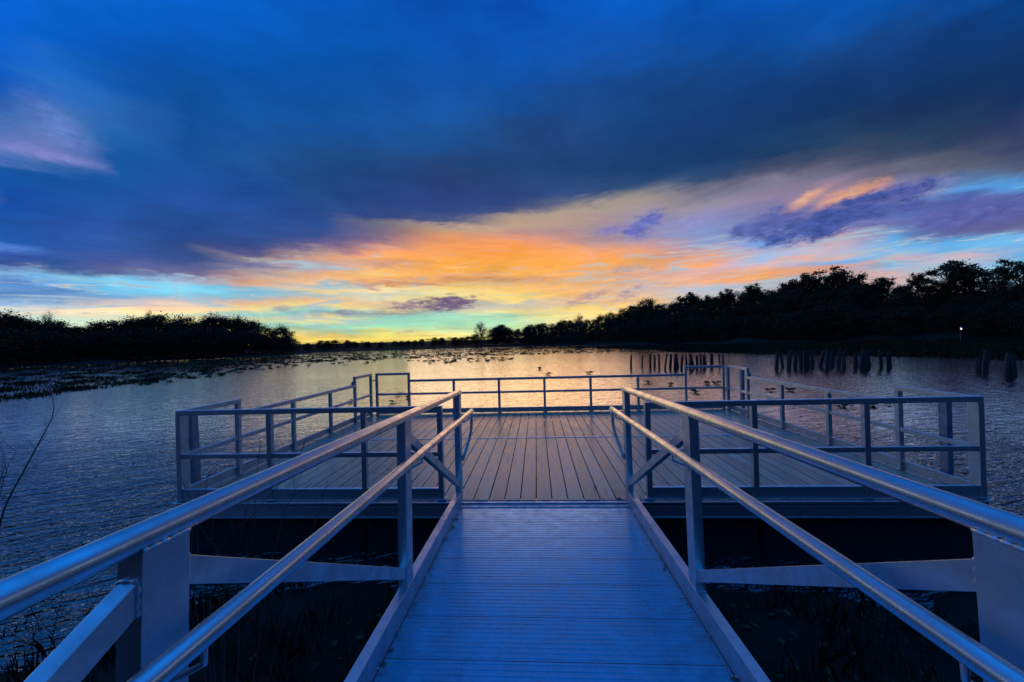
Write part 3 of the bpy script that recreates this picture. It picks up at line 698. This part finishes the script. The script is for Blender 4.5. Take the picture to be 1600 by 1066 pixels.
while px < 1740:
    t_ = (px-800)/800; st_ = 9.5+15*t_
    sr = shore_r(px)
    plant(random.choice(('dense', 'round', 'dense')), px+random.uniform(-3, 3), SR(px)+random.uniform(1, 9 if px > 960 else 4), sr+42+random.uniform(-4, 4), lR, gR, 1.05)
    plant(random.choice(('dense', 'round')), px+st_*.4, SR(px)+12+random.uniform(0, 14)*(.4+t_), sr+24+random.uniform(-3, 3), lR, gR, 1.1)
    b0 = 540-.028*(px-800)
    plant(random.choice(('dense', 'round')), px+st_*.7, b0-(b0-SR(px))*random.uniform(.38, .56), sr+9+random.uniform(-2, 2), lR, gR, 1.3)
    px += st_
px = -150
while px < 455:
    plant(random.choice(('dense', 'round')), px+random.uniform(-5, 5), SL(px)+random.choice((-2, 0, 1, 3, 6, 9)), shore_r(px)+22+random.uniform(-3, 3), lL, gL_, 1.2)
    b0 = 540-.028*(px-800)
    plant(random.choice(('dense', 'round')), px+9, b0-(b0-SL(px+9))*random.uniform(.45, .75), shore_r(px)+8, lL, gL_, 1.7)
    px += 19
px = 470
far = [(465,540),(485,534),(520,530),(560,532),(600,534),(650,530),(690,527),(725,526),(750,520),(762,514),(785,509),(797,513),(806,517),(840,505)]
while px < 835:
    yt = float(np.interp(px, [p[0] for p in far], [p[1] for p in far]))
    plant(random.choice(('dense', 'round', 'shrub')), px, yt+random.uniform(0, 2), shore_r(px)+16, lC, gC, 1.5); px += 10.5
# the trees that stand out against the sky
for kind, x_, yt, dr, wd, lab in (
    ('oak', 1316, 423, 30, 1.15, 'tall clumpy oak rising highest on the skyline left of the gap in the right wood'),
    ('oak', 1268, 432, 32, 1.1, 'oak with ragged crown just left of the tallest clumpy oak'),
    ('oak', 1240, 443, 30, 1.1, 'smaller oak with see-through crown on the right skyline, two left of the tallest'),
    ('oak', 1378, 436, 30, 1.1, 'flat-topped oak on the skyline between the tallest oak and the gap'),
    ('oak', 1488, 414, 26, 1.25, 'broad spreading oak standing above the wood near the right edge'),
    ('oak', 1436, 432, 26, .9, 'leaning airy oak just right of the gap in the right skyline'),
    ('oak', 1517, 419, 28, 1.0, 'oak with layered crown on the right shoulder of the broad spreading oak'),
    ('oak', 1597, 407, 24, .9, 'tall oak cut by the right edge of the picture'),
    ('oak', 1180, 449, 30, 1.0, 'oak with open crown where the right skyline starts to step up'),
    ('oak', 1137, 456, 32, 1.0, 'round-headed oak with gaps of sky above the left row of piles'),
    ('oak', 1078, 461, 34, 1.1, 'ragged oak alone above the mid part of the right skyline'),
    ('oak', 1105, 465, 34, .9, 'small oak between the ragged oak and the round-headed oak'),
    ('bare', 1567, 424, 26, 1.0, 'bare leafless tree on the skyline near the right edge'),
    ('bare', 904, 492, 30, 1.0, 'bare twiggy tree poking above the low left end of the right wood'),
    ('bare', 752, 504, 14, 1.2, 'pale bare tree beside the dark clump at the end of the far shore'),
    ('bare', 80, 490, 22, .8, 'bare twiggy tree above the left bank, nearer the left edge'),
    ('bare', 233, 487, 20, .6, 'bare twiggy tree above the middle of the left bank'),
    ('bare', 372, 493, 20, .6, 'bare twiggy tree near the right end of the left bank'),
    ('round', 5, 492, 20, 1.2, 'tallest dark tree of the left bank at the left edge'),
    ('dense', 783, 508, 15, 1.3, 'dense dark tree clump where the far shore meets the right wood'),
    ('round', 1012, 468, 30, 1.0, 'dark tree stepping up above its neighbours left of the mid right skyline'),
    ('shrub', 448, 528, 4, 1.4, 'low dark bush ending the left bank at the open water')):
    o = plant(kind, x_, yt, shore_r(x_)+dr, lab, gR if x_ > 800 else (gL_ if x_ < 460 else gC), wd); o['label'] = lab

for prs in PROT.values():
    for pr in prs:
        if id(pr) not in used:
            for ch in list(pr.children): bpy.data.objects.remove(ch)
            bpy.data.objects.remove(pr)
# lamp among the trees
p = on_plane(1502, 514, 0) if False else None
d = ray(1502, 514); rr_ = 92.; hh = math.hypot(d.x, d.y); lx, ly, lz = d.x/hh*rr_, d.y/hh*rr_, CZ+d.z/hh*rr_
e_ = empty('yard_lamp', (lx, ly, ground_z(lx, ly))); tag(e_, 'tiny lit white lamp in front of the dark wood on the right', 'lamp')
m_ = MB(); zb = lz-ground_z(lx, ly); m_.tube([(0, .15, -.4), (0, .15, zb+.3), (0, .05, zb+.35), (0, 0, zb+.25)], .04, 8); m_.build('pole', 'frame_steel', e_)
m_ = MB(); m_.tube([(0, 0, zb+.24), (0, 0, zb+.14), (0, 0, zb+.12)], [.05, .2, .2], 12); m_.build('lamp_shade', 'frame_steel', e_)
m_ = MB(); m_.tube([(0, 0, zb+.13), (0, 0, zb+.06), (0, 0, zb-.02), (0, 0, zb-.08)], [.04, .075, .07, .02], 12); m_.build('bulb', 'lamp_glow', e_)

# ------------------------------------------------------------------ marsh
def tufts(name, pts, hmin, hmax, blades, m, spread=.25, wide=.03):
    pts = np.array(pts); n_ = len(pts); r = rng
    base = np.repeat(pts, blades, 0); k = len(base)
    base = base+np.column_stack([r.normal(0, spread, k), r.normal(0, spread, k), np.zeros(k)])
    h = r.uniform(hmin, hmax, k); a = r.uniform(0, 6.283, k); ln = r.normal(0, .35, (k, 2))*h[:, None]
    w_ = np.column_stack([np.cos(a), np.sin(a), np.zeros(k)])*wide
    tip = base+np.column_stack([ln, h]); midp = base+np.column_stack([ln*.35, h*.6])
    V = np.stack([base-w_, base+w_, midp+w_*.8, tip, midp-w_*.8], 1).reshape(-1, 3)
    return tag(npmesh(name, V, np.arange(k*5).reshape(-1, 5), m), kind='stuff')
def field(px0, px1, r0, r1, n_, dens=None):
    out = []
    while len(out) < n_:
        px_ = random.uniform(px0, px1); r_ = math.exp(random.uniform(math.log(r0), math.log(r1)))
        if dens and random.random() > dens(px_, r_): continue
        d_ = ray(px_, 540); a = math.atan2(d_.x, d_.y); x, y = r_*math.sin(a), r_*math.cos(a); out.append((x, y, max(WZ-.02, ground_z(x, y)-.02)))
    return out
def nzf(x, y): return .5+.25*math.sin(x*3.1+math.sin(y*2.3)*1.7)+.25*math.sin(y*4.7+math.sin(x*1.9)*2.1)
def dl(px_, r_):
    edge = np.interp(px_, [-200, 0, 130, 300, 400, 460, 540], [26, 29, 33, 42, 60, 85, 115])
    if r_ < edge: return 0
    q = nzf(px_*.02, math.log(r_)*7)
    return 1 if q > .68 else .02
reeds_l = field(-200, 540, 30, 128, 2600, dl)
tufts('marsh_reeds', reeds_l, .06, .30, 7, 'reed', .35, .03)
def dr(px_, r_):
    edge = np.interp(px_, [860, 950, 1050, 1200, 1600, 1800], [118, 90, 62, 50, 42, 40])
    if r_ < edge: return 0
    return .25+.75*(nzf(px_*.012, math.log(r_)*5) > .42)
tufts('marsh_grass', field(860, 1800, 40, 112, 14000, dr), .15, .6, 7, 'reed', .4, .04)
# lily leaves dotting the open water
lv = []; lf = []
def lily_pts():
    out = []
    for _ in range(5200):
        px_ = random.gauss(640, 260); r_ = math.exp(random.uniform(math.log(62), math.log(160)))
        if not (290 < px_ < 1010) or r_ > shore_r(px_)-6: continue
        if nzf(px_*.03, math.log(r_)*9) < .38: continue
        out.append((px_, r_))
    for _ in range(70):
        out.append((random.uniform(660, 800), random.uniform(42, 56)))
    for _ in range(800):
        px_ = random.gauss(330, 120); r_ = math.exp(random.uniform(math.log(34), math.log(75)))
        if px_ < 560 and r_ > np.interp(px_, [0, 130, 300, 450, 560], [28, 32, 36, 48, 58]) and nzf(px_*.045, math.log(r_)*11) > .55: out.append((px_, r_))
    for _ in range(60):
        out.append((random.uniform(300, 760), random.uniform(48, 62)))
    return out
for px_, r_ in lily_pts():
    d_ = ray(px_, 540); a = math.atan2(d_.x, d_.y); x, y = r_*math.sin(a), r_*math.cos(a); s_ = random.uniform(.12, .38); hh = random.uniform(.06, .22)
    for _ in range(3):
        q = random.uniform(0, 6.28); dx, dy = math.cos(q), math.sin(q); ox, oy = random.gauss(0, .12), random.gauss(0, .12); o_ = len(lv)
        lv += [(x+ox-dx*s_, y+oy-dy*s_, WZ+.004), (x+ox-dy*s_*.5, y+oy+dx*s_*.5, WZ+hh*.6), (x+ox+dx*s_, y+oy+dy*s_, WZ+hh), (x+ox+dy*s_*.5, y+oy-dx*s_*.5, WZ+.02)]
        lf.append((o_, o_+1, o_+2, o_+3))
tag(npmesh('lily_leaves', lv, lf, 'pad_leaf'), kind='stuff')
# nearer clumps of standing leaves, each one countable
def water_plant(seed, size):
    r = random.Random(seed); m_ = MB()
    for i in range(int(7+size*10)):
        a = r.uniform(0, 6.28); d_ = r.uniform(0, size*.55); bx, by = d_*math.cos(a), d_*math.sin(a)*.6; h_ = r.uniform(.04, .15)*(1 if size < .3 else 1.2)
        t_ = Vector((bx+r.uniform(-.05, .05), by, h_)); m_.tube([(bx, by, -.12), t_], [.006, .004], 5)
        q = r.uniform(0, 6.28); L_ = r.uniform(.07, .13); dv = Vector((math.cos(q), math.sin(q), r.uniform(.1, .8))).normalized(); sv = dv.cross(Vector((0, 0, 1))).normalized()*L_*.55; up = Vector((0, 0, .02))
        c = [t_-dv*L_*.35+sv*.6, t_-dv*L_*.1, t_-dv*L_*.35-sv*.6, t_+dv*L_*.4-sv+up, t_+dv*L_*1.2+up*1.5, t_+dv*L_*.4+sv+up]
        m_.add(c, [(1, 2, 3, 4), (0, 1, 4, 5)])
    return m_.build('water_plant', 'pad_leaf')
WP = [water_plant(s, z) for s, z in ((1, .12), (2, .2), (3, .34), (4, .5))]; wpu = set()
for px_, py_, k, lab in (
    (1086, 613, 2, 'jagged dark clump of water leaves, largest behind the far right corner rail'),
    (1105, 600, 1, 'small dark leaf clump inside the tall far right rail section, left one of two'),
    (1120, 600, 1, 'rounded dark leaf clump beside the far right corner post, right one of two'),
    (1134, 609, 0, 'tiny leaf clump seen through the gap at the far right platform corner'),
    (1014, 599, 0, 'tiny leaf clump above the mid rail just right of the right handrail end'),
    (1048, 602, 0, 'tiny leaf clump just left of the far right tall rail section'),
    (1204, 611, 1, 'dark leaf clump seen through the right side railing beyond its corner'),
    (1236, 611, 1, 'dark floating leaves behind the right side railing, right of its far post'),
    (1322, 636, 3, 'large dark leaf mass floating right of the platform below the side rail'),
    (1366, 634, 2, 'dark leaf clump just right of the large floating leaf mass'),
    (1388, 632, 1, 'dark leaf clump beside the tall near section of the right side railing'),
    (622, 618, 1, 'flat dark leaf clump just under the far mid rail on the left'),
    (637, 622, 0, 'small leaf clump left of the far left tall rail post'),
    (614, 629, 0, 'upright dark leaf clump low behind the far left corner rail'),
    (856, 586, 0, 'small leaf clump on the orange water above the centre of the far rail'),
    (921, 584, 1, 'dark leaf clump touching the top of the far rail right of centre'),
    (843, 577, 0, 'tiny leaf clump on the open water above the centre of the far rail'),
    (548, 629, 0, 'tiny leaf clump beside the far left tall side rail')):
    p = on_plane(px_, py_, WZ); pr = WP[k]
    if k in wpu: o = pr.copy(); COL.objects.link(o)
    else: o = pr; wpu.add(k)
    o.location = p; o.rotation_euler = (0, 0, random.uniform(0, 6)); d_ = p.length/14; o.scale = (d_, d_, d_*.42)
    tag(o, lab, 'water plant', 'leaf clumps on the water around the platform')
lv = []; lf = []
for _ in range(360):
    x = random.gauss(1.7, .7) if random.random() < .7 else random.gauss(-1.0, .5); y = random.uniform(1.2, 2.9)
    if abs(x) < .25: continue
    z = max(WZ, ground_z(x, y))+random.uniform(.004, .05); a = random.uniform(0, 6.28); l_ = random.uniform(.012, .04); o_ = len(lv)
    ca, sa = math.cos(a)*l_, math.sin(a)*l_
    lv += [(x-ca, y-sa, z), (x-sa*.5, y+ca*.5, z+.008), (x+ca, y+sa, z+random.uniform(0, .02)), (x+sa*.5, y-ca*.5, z+.003)]; lf.append((o_, o_+1, o_+2, o_+3))
tag(npmesh('dead_leaves', lv, lf, 'leaf_mat'), kind='stuff')
# ------------------------------------------------------------------ old piles
def pile_mesh(seed):
    r = random.Random(seed); m_ = MB(); n_ = 9; pts = []; zt = 1.
    levels = [-1, 0, .3, .6, .85, 1.]
    for i, z in enumerate(levels):
        for k in range(n_):
            a = 2*math.pi*k/n_; rr2 = (.155-.02*max(0, z))*(1+.12*math.sin(k*2.1+seed)+r.uniform(-.05, .05)); zz = z
            if i == len(levels)-1: zz = z+r.uniform(-.13, .05)
            pts.append((rr2*math.cos(a), rr2*math.sin(a), zz))
    f_ = [(i*n_+k, i*n_+(k+1) % n_, (i+1)*n_+(k+1) % n_, (i+1)*n_+k) for i in range(len(levels)-1) for k in range(n_)]
    pts.append((0, 0, .9)); f_ += [((len(levels)-1)*n_+k, (len(levels)-1)*n_+(k+1) % n_, len(pts)-1) for k in range(n_)]
    m_.add(pts, f_); return m_.build('wooden_pile', 'old_wood')
PM = [pile_mesh(s) for s in range(5)]; pu = set()
ORD = 'first second third fourth fifth sixth seventh eighth ninth tenth eleventh twelfth thirteenth fourteenth fifteenth sixteenth seventeenth eighteenth nineteenth twentieth twenty-first twenty-second twenty-third twenty-fourth twenty-fifth twenty-sixth'.split()
left = [(986,555,577,4),(1003,555,575,4),(1016,554,577,5),(1023,555,575,4),(1030,553,576,4),(1039,552,578,5),(1047,554,577,5.5),(1054,553,577,6),(1059,552,577,6),(1065,554,578,6),(1073,556,577,5),(1078,554,577,6),(1084,553,578,6),(1090,555,577,6),(1096,553,577,5),(1101,554,577,5),(1103.5,557,575,4),(1112,553,575,6),(1125,554,576,4),(1131,555,577,4)]
right = [(1213,549,577,8),(1223,550,576,7),(1233,547,577,8),(1243,550,577,9),(1252,548,576,6),(1258,549,577,8),(1264,548,577,6),(1270,546,577,6),(1281,548,574,6),(1292,545,578,8),(1301,548,574,7),(1311,545,576,7),(1319,550,577,9),(1338,550,576,7),(1345,547,577,7),(1352,549,577,6),(1358,548,576,5),(1377,547,576,6),(1390,549,576,6)]
fr = [(1529,557,581,8),(1538,547,582,8),(1573,552,588,9),(1584,552,588,9)]
for row, (lst, nm) in enumerate(((left, 'left row of old piles'), (right, 'right row of old piles'), (fr, 'piles by the right edge'))):
    for i, (px_, yt, yb, w_) in enumerate(lst):
        p = on_plane(px_, yb-1.5, WZ); r_ = math.hypot(p.x, p.y); d_ = ray(px_, yt); zt = CZ+d_.z/math.hypot(d_.x, d_.y)*r_
        j = random.randrange(5); pr = PM[j]
        if j in pu: o = pr.copy(); COL.objects.link(o)
        else: o = pr; pu.add(j)
        sw = min(w_, 7)/F*r_/.30*random.uniform(.5, .78); o.location = p; o.scale = (sw, sw, (zt-WZ))
        lean = random.gauss(0, .085)
        if (row, i) in ((1, 8), (1, 3), (1, 0)): lean = .28 if i == 8 else .1
        o.rotation_euler = (random.gauss(0, .04), lean, random.uniform(0, 6.28)) if False else (0, lean, 0)
        where = f'{ORD[i]} from the left in the {nm}'
        if i == len(lst)-1: where = f'last on the right of the {nm}'
        tag(o, f'dark weathered wooden pile, {where}', 'pile', 'old wooden piles standing in the water')

# ------------------------------------------------------------------ bare saplings by the gangway
def stem(mb, pts, r0, r1, n=6):
    P_ = [Vector(p) for p in pts]; out = []
    for i in range(len(P_)-1):
        a = P_[max(i-1, 0)]; b2 = P_[i]; c = P_[i+1]; d_ = P_[min(i+2, len(P_)-1)]
        for k in range(4):
            q = k/4; out.append(.5*((2*b2)+(c-a)*q+(2*a-5*b2+4*c-d_)*q*q+(3*b2-a-3*c+d_)*q**3))
    out.append(P_[-1]); m_ = len(out)
    mb.tube(out, [r0+(r1-r0)*i/(m_-1) for i in range(m_)], n); return out
def at(px_, py_, dist): d_ = ray(px_, py_); return Vector((0, 0, CZ))+d_*(dist/(d_.y))
def sapling(name, label, specs, dist, root):
    e_ = empty(name, root); tag(e_, label, 'sapling', 'leafless saplings beside the gangway')
    rt = Vector(root); m_ = MB(); tw = MB()
    for pts, dd, r0 in specs:
        w3 = [at(x_, y_, dist+dd*i) for i, (x_, y_) in enumerate(pts)]
        w3 = [rt+(w3[0]-rt)*.0+Vector((0, 0, 0))]+w3 if (w3[0]-rt).length > .1 else w3
        out = stem(m_, [p-rt for p in w3], r0, .0009)
        for k in range(7):
            i = random.randrange(len(out)//3, len(out)-1); b0 = out[i]; dirn = (out[i+1]-out[i]).normalized()
            sd = Vector((random.gauss(0, 1), random.gauss(0, 1)*.6, random.gauss(.2, .6))).normalized()
            b1 = b0+(dirn*.7+sd*.7)*random.uniform(.05, .16); tw.tube([b0, b0.lerp(b1, .5)+sd*.006, b1], [.0014, .001, .0005], 5)
    m_.v_ = 0; o_ = len(m_.v); m_.v += tw.v; m_.f += [tuple(i+o_ for i in q) for q in tw.f]; m_.sm += tw.sm; m_.build('stems', 'twig', e_)
sapling('bare_sapling', 'thin arching leafless sapling over the water at the left edge', [
    ([(-20, 900), (5, 800), (35, 740), (62, 690), (82, 650), (83, 625), (72, 602)], .05, .006),
    ([(-30, 850), (-5, 790), (10, 735), (28, 700)], .03, .003), ([(-30, 800), (-8, 770), (3, 740), (2, 690)], .02, .003)], 1.9, (-3.1, 1.7, -.75))
sapling('bare_sapling', 'cluster of thin leafless stems in front of the platform left of the gangway', [
    ([(330, 900), (400, 800), (455, 735), (478, 690)], .05, .0028), ([(350, 930), (372, 860), (384, 800), (395, 760)], .04, .0026),
    ([(300, 900), (306, 820), (298, 780), (285, 755)], .03, .0026), ([(420, 900), (430, 860), (445, 800), (460, 770), (470, 742)], .04, .0026),
    ([(310, 870), (318, 800), (325, 745), (331, 738)], .03, .0022), ([(380, 900), (395, 840), (402, 735), (407, 690)], .04, .0024),
    ([(455, 920), (480, 850), (500, 800), (505, 770)], .03, .0022), ([(340, 890), (330, 850), (318, 830), (312, 815)], .02, .0018)], 2.1, (-1.5, 1.75, -.8))
sapling('bare_sapling', 'small leafless stems low beneath the near left handrail', [
    ([(60, 1100), (75, 1030), (90, 960), (100, 915)], .03, .003), ([(30, 1080), (50, 1010), (60, 960)], .03, .0026), ([(120, 1080), (125, 1000), (140, 950)], .02, .0024)], 1.3, (-1.75, 1.0, -.6))
# grasses and dead leaves on the home bank below the gangway
hb = []
for _ in range(5200):
    x = random.uniform(-5, 5); y = random.uniform(-2, 3.4)
    if abs(x) < .3 and random.random() < .6: continue
    z = ground_z(x, y)
    if z > WZ-.25 and nzf(x*1.3, y*1.6) > .45: hb.append((x, y, z))
tufts('bank_grass', hb, .04, .22, 6, 'dead_grass', .05, .004)
print('trees', ntree, 'objects', len(bpy.data.objects))
